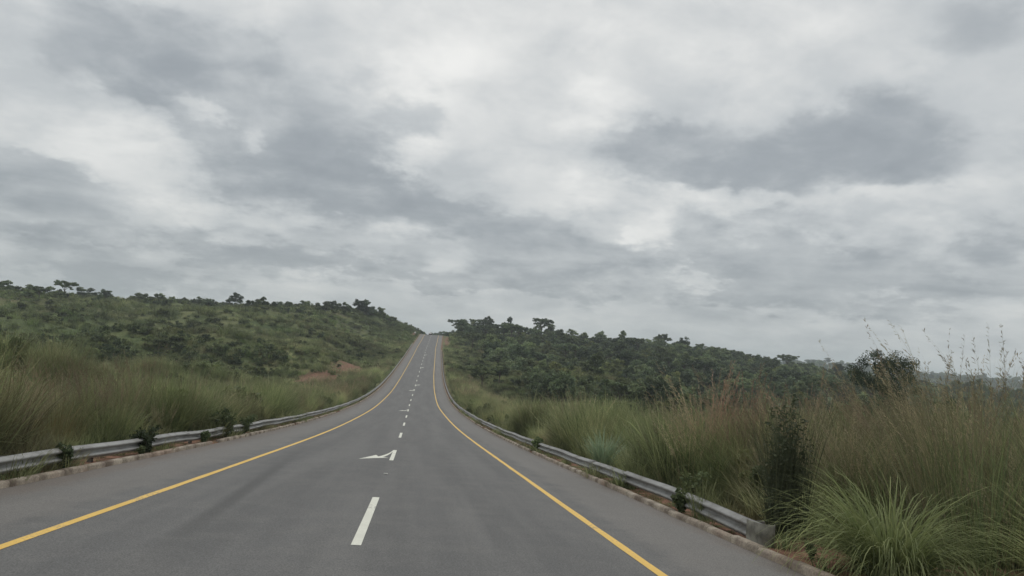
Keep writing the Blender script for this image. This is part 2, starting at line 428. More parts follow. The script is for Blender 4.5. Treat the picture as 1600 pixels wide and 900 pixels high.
for j in (0, 1): F_.append((b + j, b + j + 1, b + j + 1 + n, b + j + n)); F_.append((j, j + 1, j + 1 + n, j + n))
m = simple('weathered_steel', (.145, .14, .115), .75, .2, .4, 6); obj('end_plate', mesh_np('end_plate', V_, F_, m, True), gr)

# ------------------------------------------------------------------ plant builders
def blades(n, rbase, lmin, lmax, w, lean=(.05, .5), curve=(.2, .9), segs=4, seed=0, bias=(0, 0), droop=0):
    """n tapered, curved blades growing from a disc"""
    r = np.random.default_rng(seed)
    az = r.uniform(0, 2 * np.pi, n); rb = rbase * np.sqrt(r.random(n))
    a0 = r.uniform(0, 2 * np.pi, n)
    L = r.uniform(lmin, lmax, n); th0 = r.uniform(*lean, n) * (.4 + .6 * rb / max(rbase, 1e-6)); cv = r.uniform(*curve, n)
    W = w * r.uniform(.6, 1.3, n)
    p = np.stack([rb * np.cos(az), rb * np.sin(az), np.zeros(n)], -1)
    dirh = az + r.normal(0, .5, n)
    side_a = dirh + np.pi / 2 + r.normal(0, .5, n)
    sd = np.stack([np.cos(side_a), np.sin(side_a), np.zeros(n)], -1)
    V_ = []; th = th0.copy()
    for s in range(segs + 1):
        k = s / segs
        ww = W * (1 - k) ** .6 * (1 if s else .7)
        if s == segs: ww = W * .06
        V_.append(p - sd * ww[:, None] / 2); V_.append(p + sd * ww[:, None] / 2)
        st = L / segs
        d = np.stack([np.sin(th) * np.cos(dirh) + bias[0] * k, np.sin(th) * np.sin(dirh) + bias[1] * k, np.cos(th)], -1)
        d /= np.linalg.norm(d, axis=1, keepdims=True)
        p = p + d * st[:, None]
        th = th + cv / segs * (1 + k * (1 + droop))
    V_ = np.stack(V_, 1).reshape(-1, 3)
    m_ = 2 * (segs + 1)
    base = (np.arange(n) * m_)[:, None, None]
    seg = np.array([[2 * s, 2 * s + 1, 2 * s + 3, 2 * s + 2] for s in range(segs)])[None]
    F_ = (base + seg).reshape(-1, 4)
    tint = np.repeat(r.random(n), segs) * .75 + np.tile(np.linspace(0, .25, segs), n)
    return V_, F_, tint, p
def leaves(centers, radii, n, smin, smax, flat=.65, seed=0, up=.35):
    """small leaf faces spread through clumps"""
    r = np.random.default_rng(seed); nc = len(centers)
    ci = np.repeat(np.arange(nc), n); N = nc * n
    d = r.normal(size=(N, 3)); d /= np.linalg.norm(d, axis=1, keepdims=True)
    rad = r.random(N) ** .42
    p = centers[ci] + d * (rad * radii[ci])[:, None] * np.array([1, 1, flat])
    nm = r.normal(size=(N, 3)) + np.array([0, 0, up]) + d * .4; nm /= np.linalg.norm(nm, axis=1, keepdims=True)
    t1 = np.cross(nm, r.normal(size=(N, 3))); t1 /= np.linalg.norm(t1, axis=1, keepdims=True) + 1e-9
    t2 = np.cross(nm, t1); s = r.uniform(smin, smax, N)[:, None]
    a = t1 * s; b = t2 * s * .55
    V_ = np.stack([p - a, p - b + nm * s * .12, p + a, p + b + nm * s * .12], 1).reshape(-1, 3)
    F_ = np.arange(4 * N).reshape(N, 4)
    tint = np.clip(r.random(nc)[ci] * .6 + r.random(N) * .4, 0, 1)
    return V_, F_, tint
def merge(parts):
    V_, F_, T_ = [], [], []; b = 0
    for v, f, t_ in parts:
        V_.append(v); F_.append(f + b); T_.append(t_); b += len(v)
    return np.concatenate(V_), np.concatenate(F_), np.concatenate(T_)
def leafmesh(name, parts, mat):
    v, f, t_ = merge(parts); me = mesh_np(name, v, f, mat); setattr_f(me, 'tint', t_); return me
def tube(path, radii, sides=6):
    V_, F_ = [], []; b = 0; path = [np.array(p, float) for p in path]
    for i, p in enumerate(path):
        d = path[min(i + 1, len(path) - 1)] - path[max(i - 1, 0)]; d /= np.linalg.norm(d) + 1e-9
        x = np.cross(d, [.31, .95, .05]); x /= np.linalg.norm(x); y = np.cross(d, x)
        for k in range(sides):
            a = 2 * np.pi * k / sides; V_.append(p + radii[i] * (x * math.cos(a) + y * math.sin(a)))
    for i in range(len(path) - 1):
        for k in range(sides):
            F_.append((i * sides + k, i * sides + (k + 1) % sides, (i + 1) * sides + (k + 1) % sides, (i + 1) * sides + k))
    V_ = np.array(V_); F_ = np.array(F_); return V_, F_, np.full(len(F_), .5)
def tree_meshes(seed, shape, mat, h=7.5, n_leaf=70, leaf=(.16, .30)):
    r = np.random.default_rng(seed); parts = []
    cb = {'umbrella': .62, 'round': .34, 'bushy': .16, 'open': .42, 'tall': .36}[shape] * h
    cr = {'umbrella': .52, 'round': .36, 'bushy': .40, 'open': .36, 'tall': .24}[shape] * h
    lean = r.normal(0, .05, 2) * h
    fork = np.array([lean[0] * .6, lean[1] * .6, cb * .9])
    parts.append(tube([(0, 0, -.6), (lean[0] * .1, lean[1] * .1, cb * .3), (lean[0] * .45, lean[1] * .2, cb * .6), fork], [h * .026, h * .02, h * .017, h * .014], 7))
    nl = {'umbrella': 9, 'round': 9, 'bushy': 9, 'open': 7, 'tall': 8}[shape]
    C = []; RA = []
    for k in range(nl):
        a = 2 * np.pi * (k + r.uniform(-.3, .3)) / nl; q = r.uniform(.45, 1.0)
        if shape == 'umbrella': z = h * r.uniform(.84, .97) - .08 * h * q
        elif shape == 'bushy': z = h * r.uniform(.28, .92)
        elif shape == 'tall': z = h * r.uniform(.42, .98)
        else: z = h * r.uniform(.5, .97)
        e = (z - cb) / (h - cb); q *= math.sqrt(max(.12, 1 - max(0, e - .35) ** 2 * 1.7)) if shape != 'umbrella' else 1
        tip = np.array([lean[0] + cr * q * math.cos(a), lean[1] + cr * q * math.sin(a), z])
        st = fork * r.uniform(.7, 1) ; midp = st * .5 + tip * .5 + np.array([0, 0, .06 * h])
        parts.append(tube([st, midp, tip], [h * .010, h * .006, h * .002], 5))
        C.append(tip); RA.append(h * r.uniform(.09, .155))
        for _ in range({'umbrella': 3, 'open': 2}.get(shape, 4)):
            dl = r.normal(0, 1, 3) * np.array([.13, .13, .05 if shape == 'umbrella' else .11]) * h
            C.append(tip * r.uniform(.75, 1.0) + dl * .8 + np.array([0, 0, (1 - .9) * tip[2]])); RA.append(h * r.uniform(.06, .125))
        C.append(midp + r.normal(0, .05, 3) * h); RA.append(h * r.uniform(.06, .11))
    C = np.array(C)
    if shape != 'umbrella': C[:, 2] -= .26 * h * np.clip(np.hypot(C[:, 0] - lean[0], C[:, 1] - lean[1]) / cr, 0, 1.1) ** 2 * (C[:, 2] / h)
    C[:, 2] = np.minimum(C[:, 2], h * r.uniform(.93, 1.03, len(C)))
    V1, F1, T1 = leaves(C, np.array(RA), n_leaf, *leaf, flat=.45 if shape == 'umbrella' else .75, seed=seed)
    cm = mesh_np('crown', V1, F1, mat); setattr_f(cm, 'tint', T1)
    v, f, _ = merge(parts); tm = mesh_np('trunk', v, f, M['bark'], True)
    return tm, cm
def shrub_mesh(seed, h, w, mat, nc=16, n=60, leaf=(.08, .17)):
    r = np.random.default_rng(seed)
    a = r.uniform(0, 2 * np.pi, nc); q = np.sqrt(r.random(nc)); z = r.uniform(.15, .85, nc)
    k = np.sqrt(np.clip(1 - (z - .3) ** 2 * 1.6, .1, 1))
    C = np.stack([w / 2 * q * k * np.cos(a), w / 2 * q * k * np.sin(a), z * h], -1)
    return leafmesh('shrub', [leaves(C, r.uniform(.16, .30, nc) * w * .6, n, *leaf, flat=.85, seed=seed)], mat)
def tuft(seed, n, rb, l0, l1, w, mat, lean=(.03, .5), curve=(.1, .9), segs=4, bias=(-.1, 0), seeds=0, slen=(0, 0)):
    V_, F_, T_, _ = blades(n, rb, l0, l1, w, lean, curve, segs, seed, bias)
    parts = [(V_, F_, T_)]
    me = leafmesh('tuft', parts, mat)
    return me
def plume(seed, n, rb, l0, l1, mat, bias=(-.22, 0), lean=(.02, .28), curve=(.1, .5)):
    """flowering stalks carrying loose drooping panicles"""
    r = np.random.default_rng(seed)
    V_, F_, T_, tips = blades(n, rb, l0, l1, .013, lean, curve, 6, seed, bias)
    parts = [(V_, F_, T_ * .4 + .1)]
    m_ = 14
    Vb = V_.reshape(n, m_, 3)
    for i in range(n):
        top = Vb[i, 12:].mean(0); lo = Vb[i, 8:10].mean(0); d = top - lo; ln = np.linalg.norm(d)
        k = 44; q = r.random(k) * 1.15 - .15
        b0 = lo + d * q[:, None]; dn = d / ln
        dr = dn * 1.0 + r.normal(0, .34, (k, 3)) + np.array([bias[0], bias[1], -.1]); dr /= np.linalg.norm(dr, axis=1, keepdims=True)
        le = (r.uniform(.05, .13, k) * (1.15 - .6 * np.clip(q, 0, 1)))[:, None]
        sdv = np.cross(dr, r.normal(size=(k, 3))); sdv /= np.linalg.norm(sdv, axis=1, keepdims=True)
        wv = sdv * r.uniform(.003, .006, k)[:, None]
        v = np.stack([b0, b0 + dr * le * .6 - wv, b0 + dr * le, b0 + dr * le * .6 + wv], 1).reshape(-1, 3)
        parts.append((v, np.arange(4 * k).reshape(k, 4), r.random(k) * .5 + .5))
    return leafmesh('plume', parts, mat)

# source plants for scattering (never linked themselves)
def src(name, me): return bpy.data.objects.new(name, me)
TALL = [src('tall_tuft', tuft(20 + i, 120, .34, 1.0, 2.15, .017, M['grass_tall'], (.03, .55), (.1, 1.0))) for i in range(4)]
MID = [src('mid_tuft', tuft(30 + i, 100, .40, .6, 1.35, .020, M['grass_tall'], (.05, .7), (.2, 1.2))) for i in range(3)]
REED = [src('reed_tuft', plume(45 + i, 14, .35, 2.5, 3.7, M['grass_plume'], (-.42, .05), (.02, .3), (.1, .6))) for i in range(3)]
REEDL = [src('reed_blades', tuft(85 + i, 78, .35, 1.4, 3.0, .015, M['grass_dry' if i < 2 else 'grass_tall'], (.03, .4), (.1, .8), 6, (-.3, .03))) for i in range(3)]
PLU = [src('plume_tuft', plume(40 + i, 26, .30, 1.7, 2.7, M['grass_plume'])) for i in range(3)]
DRYT = [src('dry_tuft', tuft(95 + i, 110, .34, .9, 2.1, .013, M['grass_dry'], (.03, .6), (.2, 1.2), 5, (-.25, 0))) for i in range(3)]
COARSE = [src('coarse_tuft', tuft(90 + i, 46, .30, .8, 1.9, .034, M['grass_tall'], (.05, .8), (.3, 1.6), 6)) for i in range(3)]
HILL = [src('hill_tuft', tuft(50 + i, 75, .75, .5, 1.25, .05, M['grass_hill'], (.05, .8), (.2, 1.1), 3)) for i in range(3)]
SCR = [src('scrub', shrub_mesh(60 + i, 1.0, 1.6, M['scrub'], 12, 38, (.09, .18))) for i in range(3)]
SHORT = [src('short_tuft', tuft(70 + i, 45, .16, .15, .45, .012, M['grass_tall'], (.1, .9), (.2, 1.3), 3)) for i in range(3)]

def scatter(name, groups, kind='stuff'):
    """groups: list of (variants, positions, rotations, scales); one object per call"""
    pos = np.concatenate([g[1] for g in groups]); rot = np.concatenate([g[2] for g in groups]); sc = np.concatenate([g[3] for g in groups])
    off, vi = 0, []
    objs = []
    for g in groups:
        vi.append(off + rng.integers(0, len(g[0]), len(g[1]))); off += len(g[0]); objs += g[0]
    me = bpy.data.meshes.new(name); me.vertices.add(len(pos)); me.vertices.foreach_set('co', pos.astype(np.float32).ravel())
    setattr_f(me, 'rot', rot, 'POINT', 'FLOAT_VECTOR'); setattr_f(me, 'siz', sc, 'POINT', 'FLOAT_VECTOR'); setattr_f(me, 'vi', np.concatenate(vi), 'POINT', 'INT')
    o = obj(name, me)
    ng = bpy.data.node_groups.new(name, 'GeometryNodeTree')
    ng.interface.new_socket('Geometry', in_out='INPUT', socket_type='NodeSocketGeometry'); ng.interface.new_socket('Geometry', in_out='OUTPUT', socket_type='NodeSocketGeometry')
    N, L = ng.nodes, ng.links
    gi = N.new('NodeGroupInput'); go = N.new('NodeGroupOutput'); ip = N.new('GeometryNodeInstanceOnPoints'); jn = N.new('GeometryNodeJoinGeometry')
    for so in reversed(objs):
        oi = N.new('GeometryNodeObjectInfo'); oi.inputs['Object'].default_value = so; oi.inputs['As Instance'].default_value = True
        L.new(oi.outputs['Geometry'], jn.inputs[0])
    def na(nm, ty):
        a = N.new('GeometryNodeInputNamedAttribute'); a.data_type = ty; a.inputs[0].default_value = nm; return a.outputs[0]
    L.new(gi.outputs[0], ip.inputs['Points']); L.new(jn.outputs[0], ip.inputs['Instance']); ip.inputs['Pick Instance'].default_value = True
    L.new(na('vi', 'INT'), ip.inputs['Instance Index'])
    e2r = N.new('FunctionNodeEulerToRotation'); L.new(na('rot', 'FLOAT_VECTOR'), e2r.inputs[0]); L.new(e2r.outputs[0], ip.inputs['Rotation'])
    L.new(na('siz', 'FLOAT_VECTOR'), ip.inputs['Scale']); L.new(ip.outputs[0], go.inputs[0])
    md = o.modifiers.new('plants', 'NODES'); md.node_group = ng
    tag(o, kind=kind); return o
def field(n, u0, u1, v0, v1, smin, smax, keep=None, tilt=.06, sink=.03, zs=1.0, soilfree=True):
    u = rng.uniform(u0, u1, n); v = rng.uniform(v0, v1, n)
    x = u + XC(v)
    ok = (x / np.maximum(v + 6, 1) > -.78) & (x / np.maximum(v + 6, 1) < 1.02)
    if soilfree: ok &= rng.random(n) > soil_at(u, v) * .93
    for (a_, b_, r_) in ((7.0, 9.7, .9), (7.1, 25.4, 1.0), (7.35, 27, .8), (6.95, 12.6, .45), (6.4, 10.5, .8), (-8.3, 20.8, .5), (-7.7, 24.5, .5)): ok &= np.hypot(u - a_, v - b_) > r_
    if keep is not None: ok &= rng.random(n) < keep(u, v)
    u, v, x = u[ok], v[ok], x[ok]; n = len(u)
    s = rng.uniform(smin, smax, n)
    s *= 1 + .34 * np.clip(bumps(u, v, 5, 14) / 18, -1.1, 1.1)
    p = np.stack([x, v, H(u, v) - sink], -1)
    rot = np.stack([rng.normal(0, tilt, n), rng.normal(0, tilt, n), rng.uniform(0, 6.28, n)], -1)
    rot[:, 2] = rng.normal(0, .9, n)           # wind from one side: keep the lean roughly common
    sc = np.stack([s * rng.uniform(.9, 1.2, n), s * rng.uniform(.9, 1.2, n), s * rng.uniform(.85, 1.15, n) * zs], -1)
    return p, rot, sc
def g(var, *a, **k): return (var, *field(*a, **k))
def explicit(var, lst):
    u = np.array([q[0] for q in lst], float); v = np.array([q[1] for q in lst], float); s = np.array([q[2] for q in lst], float)
    p = np.stack([u + XC(v), v, H(u, v) - .03], -1)
    rot = np.stack([rng.normal(0, .06, len(u)), rng.normal(0, .06, len(u)), rng.normal(0, .5, len(u))], -1)
    return (var, p, rot, np.stack([s, s, s], -1))
patchy = lambda u, v: np.clip(.5 + bumps(u, v, 5, 14) / 16, .06, 1)
brown = lambda u, v: np.clip(.35 + bumps(u + 50, v, 7, 24) / 40, .03, 1)
GR = []
for s in (-1, 1):
    a, b = (-16, -7.4) if s < 0 else (7.3, 16)
    GR += [g(TALL, 2300, a, b, 3 if s < 0 else 13, 62, .72, 1.08, patchy), g(MID, 2000, a, b, 3 if s < 0 else 13, 62, .7, 1.1), g(PLU, 330, a, b, 6 if s < 0 else 14, 62, .7, 1.0, brown),
           g(TALL, 2600, a, b, 62, 175, .6, .95, patchy), g(MID, 3000, a, b, 62, 330, .7, 1.1), g(PLU, 320, a, b, 62, 200, .6, .95, brown)]
    a, b = (-58, -16) if s < 0 else (16, 50)
    GR += [g(TALL, 5200, a, b, 14, 120, .75, 1.15, patchy), g(MID, 4200, a, b, 14, 120, .8, 1.3), g(PLU, 420, a, b, 14, 110, .75, 1.05, brown),
           g(MID, 4200, a, b, 120, 330, .8, 1.3)]
GR += [g(SHORT, 900, -8, -6.25, 3, 120, .6, 1.2, soilfree=False), g(SHORT, 800, 5.95, 7.6, 4, 120, .6, 1.2, soilfree=False)]
# right foreground past the end of the rail
GR += [g(TALL, 150, 9.2, 22, 4, 15, .85, 1.15), g(PLU, 110, 8.4, 20, 6, 15, .85, 1.1), g(MID, 90, 9.0, 20, 4, 15, .8, 1.2), g(DRYT, 230, 8.3, 16, 10.5, 24, .8, 1.1), g(REEDL, 130, 9.2, 17, 8, 15, .75, 1.05)]
_q = np.random.default_rng(14)
RL = [(_q.uniform(8.0, 11.2), _q.uniform(9.9, 14.0)) for _ in range(34)]
RL = [(a, b, (.72 + .36 * min(1, max(0, (a / b - .60) / .2))) * _q.uniform(.85, 1.15)) for a, b in RL if a / b > .61]
GR += [g(COARSE, 170, 8.2, 16, 9, 20, .8, 1.25), explicit(REEDL, RL), explicit(REED, [(a + _q.normal(0, .2), b + _q.normal(0, .2), c * .98) for a, b, c in RL[::4]] + [(9.3, 11.6, 1.12), (9.6, 12.3, 1.1), (10.0, 11.9, 1.15), (10.4, 12.6, 1.1), (8.9, 12.2, 1.0)])]
# coarse bent blades and tufts pushing through the rails
GR += [g(COARSE, 420, -12, -7.6, 13, 48, .7, 1.15, patchy), g(COARSE, 520, 7.2, 12, 13, 48, .7, 1.15, patchy), g(MID, 70, -7.1, -6.6, 15, 60, .35, .75, patchy, soilfree=False), g(MID, 60, 6.4, 7.1, 14, 60, .35, .75, patchy, soilfree=False), g(SHORT, 110, -6.4, -6.15, 5, 90, .5, 1.1, patchy, soilfree=False), g(SHORT, 120, 5.9, 6.1, 10, 90, .6, 1.3, patchy, soilfree=False)]
scatter('grass', GR)
HG = [g(HILL, 15000, -320, -45, 40, 440, 1.0, 1.9, tilt=.1), g(HILL, 3200, -45, -14, 110, 430, .8, 1.4), g(HILL, 2600, 9, 45, 120, 430, .8, 1.3), g(HILL, 1500, -20, -7.2, 250, 432, .6, 1.1), g(HILL, 3500, 40, 300, 60, 430, 1.0, 1.8)]
scatter('hill_grass', HG)
SCN = [src('verge_scrub', shrub_mesh(166 + i, 1.0, 1.3, M['scrub_light'], 16, 130, (.025, .06))) for i in range(3)]
SCL = [src('scrub_light', shrub_mesh(66 + i, .9, 1.7, M['scrub_light'], 12, 34, (.09, .17))) for i in range(3)]
clumpy = lambda u, v: np.clip(.30 + bumps(u, v + 30, 13, 80) / 90, .02, 1)
SG = [g(SCL, 5200, -330, -18, 75, 440, .6, 1.7), g(SCL, 500, -40, -9, 100, 420, .5, 1.0), g(SCL, 900, 10, 60, 70, 420, .6, 1.5),g(SCR, 2400, -330, -22, 70, 440, .6, 1.5, clumpy), g(SCR, 260, -22, -10, 150, 330, .5, 1.1, clumpy), g(SCR, 1100, -120, -30, 115, 190, .8, 1.7), g(SCR, 3500, 14, 320, 80, 430, .8, 2.0), g(SCR, 500, -60, 80, 440, 640, 1.2, 2.4)]
for a, b in ((-30, -7.8), (7.6, 30)): SG += [g(SCN, 150, a, b, 13, 45, .5, 1.2, zs=1.3), g(SCL, 260, a, b, 45, 120, .5, 1.2, zs=1.3), g(SCR, 250, a, b, 35, 120, .45, 1.0, zs=1.25), g(SCR, 420, a, b, 110, 330, .5, 1.1)]
scatter('scrub', SG)

# ------------------------------------------------------------------ trees
KINDS = {}
for nm, seed, shp, mt, h in (('umbrella', 1, 'umbrella', 'tree', 7.5), ('umbrella2', 2, 'umbrella', 'tree', 6.8), ('round', 3, 'round', 'tree', 7.5), ('round2', 4, 'round', 'tree', 7),
                             ('bushy', 5, 'bushy', 'tree', 6), ('bushy2', 6, 'bushy', 'tree', 6.5), ('open', 7, 'open', 'tree', 7.5), ('light', 8, 'bushy', 'tree_light', 6), ('tall', 9, 'tall', 'tree', 8), ('open2', 12, 'open', 'tree', 7)):
    KINDS[nm] = tree_meshes(seed, shp, M[mt], h) + (h,)
def place_tree(kind, u, v, h, label, group=None, name='tree', rz=None, dz=0, wide=1.0):
    tm, cm, h0 = KINDS[kind]
    p = at(u, v); p.z += dz
    s = h / h0
    r = empty(name, p, random.uniform(0, 6.28) if rz is None else rz); r.scale = (s * wide, s * wide, s)
    tag(r, label, 'tree', group)
    obj('trunk', tm, r); obj('crown', cm, r)
    return r
# single trees one can tell apart (u, v in metres)
place_tree('umbrella', 14.5, 172, 6.6, 'dark spreading tree with a thin bare trunk on the slope just right of the road', name='umbrella_tree', rz=2.2, wide=1.15)
KINDS['near'] = tree_meshes(33, 'round', M['tree'], 8.0, 300, (.05, .10)) + (8.0,)
place_tree('near', 40.4, 62, 8.5, 'ragged spreading tree standing above the tall grass against the pale right horizon', name='spreading_tree', wide=.92)
for u_, v_, h_, k_, l_ in ((44, 70, 4.6, 'bushy2', 'low leafy bush-like tree filling in left below the spreading tree'), (50, 66, 4.2, 'bushy', 'low leafy bush-like tree at the right foot of the spreading tree'), (60, 80, 5.0, 'round2', 'small round tree between the spreading tree and the right edge')): place_tree(k_, u_, v_, h_, l_)
def rim_r(k):
    vv = np.arange(250, 440, 2.0); e = (H(k * vv - XC(vv), vv) + 6 - 1.85) / vv
    return float(vv[int(np.argmax(e))])
def rim_tree(kd, k, h, lab, w=1.0):
    v = rim_r(k); place_tree(kd, k * v - float(XC(v)), v, h, lab, 'trees along the right skyline', wide=w)
rim_tree('umbrella', .152, 11.5, 'broad flat-topped tree rising highest out of the right skyline', 1.0)
rim_tree('open', .263, 11.0, 'slim open-crowned tree standing clear above the right skyline', .7)
rim_tree('umbrella2', .316, 9.6, 'flat crowned tree leaning over the falling right skyline', .8)
rim_tree('round', .083, 10.0, 'tallest rounded tree at the upper end of the right wood beside the road')
rim_tree('bushy2', .105, 8.2, 'rounded tree next below the tallest one at the upper end of the right wood', .9)
rim_tree('open2', .345, 8.6, 'thin ragged tree standing up from the lower right skyline', .9)
rim_tree('tall', .425, 8.4, 'narrow dark tree where the right skyline drops toward the far ridge', 1.1)
rim_tree('bushy', .405, 7.6, 'rounded bushy tree where the right skyline drops toward the far ridge', 1.1)
place_tree('light', 40, 118, 5.2, 'yellowish green leafy tree at the front of the dark right wood', name='tree', wide=1.3)
place_tree('light', 46, 88, 6.4, 'wide olive green tree just behind the tall grass on the right', name='tree', wide=1.25)
S1 = 'trees of the dense wood on the right hillside'
LBL = {'umbrella': 'flat-topped dark green tree in the dense wood on the right hillside', 'umbrella2': 'flat-topped dark green tree in the dense wood on the right hillside',
       'round': 'round-crowned dark green tree in the dense wood on the right hillside', 'round2': 'round-crowned dark green tree in the dense wood on the right hillside',
       'bushy': 'bushy dark green tree leafy to the ground in the right wood', 'bushy2': 'bushy dark green tree leafy to the ground in the right wood',
       'open': 'sparse open-crowned tree in the dense wood on the right hillside', 'open2': 'sparse open-crowned tree in the dense wood on the right hillside',
       'light': 'paler olive green tree in the dense wood on the right hillside', 'tall': 'narrow upright tree in the dense wood on the right hillside'}
cand = []
tr_ = np.random.default_rng(77)
for _ in range(26000):
    u = tr_.uniform(13, 420); v = tr_.uniform(84, 470)
    if u / v > 1.0 or u < np.interp(v, [84, 120, 180, 260, 330, 470], [40, 30, 24, 24, 18, 16]) + bumps(v, u, 10, 40) / 9: continue
    if soil_at(np.array(u), np.array(v)) > .2: continue
    sp = (5.3 if v < 250 else 6.2) * (1 + .5 * max(0, bumps(u, v, 20, 80) / 60))
    if any((u - a) ** 2 + (v - b) ** 2 < sp * sp for a, b in cand): continue
    cand.append((u, v))
    if len(cand) > 1500: break
for _ in range(34):
    u = tr_.uniform(12, 42); v = tr_.uniform(42, 125)
    if u / v < .62 and soil_at(np.array(u), np.array(v)) < .2 and all((u - a) ** 2 + (v - b) ** 2 > 14 for a, b in cand): cand.append((u, v))
# largest in the picture: the near front rows and the skyline rim; the rest is one wood
def score(q):
    u, v = q; d = math.hypot(u, v); rim = 1.55 if 345 < v < 432 and u < 230 else 1
    return d / rim
cand.sort(key=score)
indiv, rest = cand[:215], cand[215:]
kinds = ['bushy', 'bushy2', 'round', 'round2', 'umbrella', 'umbrella2', 'open', 'light', 'tall', 'open2']
pw = np.array([.17, .15, .14, .12, .05, .04, .08, .15, .05, .05])
for (u, v) in indiv:
    k = kinds[tr_.choice(10, p=pw)]
    h = tr_.uniform(3.6, 8.0) if v < 340 else tr_.uniform(4.5, 10.8)
    if v < 130: h *= .8
    if v < 125 and u < 42: h = min(h, tr_.uniform(2.4, 4.2)); k = ['bushy', 'light', 'bushy2', 'light', 'round'][int(u * 7) % 5]
    place_tree(k, u, v, h, LBL[k], S1, wide=tr_.uniform(.85, 1.2))
def tree_src(k):
    tm, cm, h0 = KINDS[k]; v, f, t_ = [], [], []
    a = np.zeros(len(tm.vertices) * 3, np.float32); tm.vertices.foreach_get('co', a)
    b = np.zeros(len(cm.vertices) * 3, np.float32); cm.vertices.foreach_get('co', b)
    fa = np.array([p.vertices[:] for p in tm.polygons]); fb = np.array([p.vertices[:] for p in cm.polygons])
    me = mesh_np('wood_tree', np.concatenate([a.reshape(-1, 3), b.reshape(-1, 3)]), np.concatenate([fa, fb + len(tm.vertices)]), M['bark'])
    me.materials.append(cm.materials[0]); me.polygons.foreach_set('material_index', np.r_[np.zeros(len(fa), int), np.ones(len(fb), int)].astype(np.int32))
    tt = np.zeros(len(cm.polygons), np.float32); cm.attributes['tint'].data.foreach_get('value', tt)
    setattr_f(me, 'tint', np.r_[np.full(len(fa), .5), tt])
    return src('wood_tree', me)
TS = [tree_src(k) for k in ('bushy', 'bushy2', 'round', 'round2', 'umbrella', 'open', 'tall', 'light', 'light', 'umbrella2')]
rs = np.array(rest); n = len(rs)
def tgroup(u, v, smin, smax):
    n = len(u); s = rng.uniform(smin, smax, n)
    return (TS, np.stack([u + XC(v), v, H(u, v) - .1], -1), np.stack([np.zeros(n), np.zeros(n), rng.uniform(0, 6.28, n)], -1), np.stack([s * 1.1, s * 1.1, s], -1))
fu = rng.uniform(-170, 330, 700); fv = rng.uniform(500, 900, 700)
ok = (np.abs(fu) > 9) & ((fv > 640) | (np.abs(fu) > 90))
# far wooded ridges, kilometres away
ru = rng.uniform(250, 1900, 5200); rv = rng.uniform(800, 1900, 5200)
okr = (ru / rv > .30) & (ru / rv < 1.05)
scatter('forest', [tgroup(rs[:, 0], rs[:, 1], .6, 1.35), tgroup(fu[ok], fv[ok], .55, 1.0), tgroup(ru[okr], rv[okr], .9, 1.6), tgroup(rng.uniform(-75, 120, 190), rng.uniform(640, 760, 190), .75, 1.15)])

# left skyline trees
S2 = 'trees along the left skyline'
def rim(k):
    vv = np.arange(250, 440, 2.0); e = (H(k * vv - XC(vv), vv) - 1.85) / vv
    return float(vv[int(np.argmax(e))])
RM = [(k * rim(k) - float(XC(rim(k))) + rng.normal(0, 2), rim(k) + rng.normal(-3, 4), rng.uniform(1.1, 2.6)) for k in np.arange(-.56, -.05, .0032)]
scatter('scrub', [explicit(SCR, RM), explicit(SCN, [(8.6, 13.4, 1.1), (9.9, 14.8, 1.5), (8.1, 15.6, 1.2), (11.4, 15.6, 1.7), (9.0, 17.4, 1.4), (8.0, 19.6, 1.1), (-8.6, 16.5, 1.0), (-9.6, 19.4, 1.3), (-8.2, 25.5, 1.1), (-9.0, 31, 1.3), (-8.3, 37, 1.2), (-10, 44, 1.5), (9.5, 24, 1.3), (8.4, 31, 1.1), (10, 36, 1.5), (8.6, 44, 1.2), (9.6, 53, 1.5)])])
SK = [(-.5176, 350, 6), (-.505, 360, 5.5), (-.49, 355, 5), (-.478, 362, 6), (-.466, 350, 5), (-.455, 358, 5.5), (-.432, 352, 5), (-.42, 360, 5.5), (-.408, 352, 5),
      (-.396, 362, 5.5), (-.385, 356, 4.5), (-.362, 365, 4.8), (-.35, 360, 6.2), (-.339, 366, 5.8), (-.328, 362, 4.6), (-.316, 368, 4), (-.30, 372, 4.2), (-.285, 374, 4.5), (-.262, 376, 4.2), (-.252, 378, 5),
      (-.224, 384, 4.5), (-.214, 386, 4.8), (-.203, 384, 5), (-.192, 388, 5.6), (-.182, 390, 5.2), (-.172, 388, 4.2), (-.16, 392, 5.5), (-.151, 394, 6), (-.142, 390, 5.8), (-.132, 394, 5.5), (-.121, 396, 5.8), (-.112, 392, 5.6), (-.103, 396, 6.0), (-.096, 394, 6.3)]
for i, (k, v, h) in enumerate(SK):
    kd = ['bushy', 'round', 'bushy2', 'bushy', 'round2', 'bushy2', 'open', 'bushy'][(i * 5 + i // 3) % 8]
    lab = {'bushy': 'small bushy tree in the dark row along the left skyline', 'bushy2': 'small bushy tree in the dark row along the left skyline', 'round': 'small round-crowned tree in the dark row along the left skyline', 'round2': 'small round-crowned tree in the dark row along the left skyline',
           'open': 'small sparse tree in the dark row along the left skyline', 'umbrella2': 'small flat-topped tree in the dark row along the left skyline'}[kd]
    v = rim(k) - random.uniform(-4, 5); place_tree(kd, k * v - float(XC(v)), v, h * random.uniform(.55, .95), lab, S2, wide=random.uniform(1.2, 1.9), dz=-.5)
def sky(kd, k, v, h, lab, w=1.0):
    if v > 345: v = rim(k) - 3
    place_tree(kd, k * v - float(XC(v)), v, h * .9, lab, S2, wide=w * 1.15, dz=-1.2 if k > -.1 else -.4)
sky('umbrella', -.4441, 352, 8.0, 'flat-topped tree poking above the left end of the left skyline row', .9)
sky('bushy', -.405, 330, 6.0, 'stout dark tree standing forward of the left skyline row', .9)
sky('tall', -.272, 335, 7.2, 'dark round-headed tree on a bare trunk below the left skyline', .8)
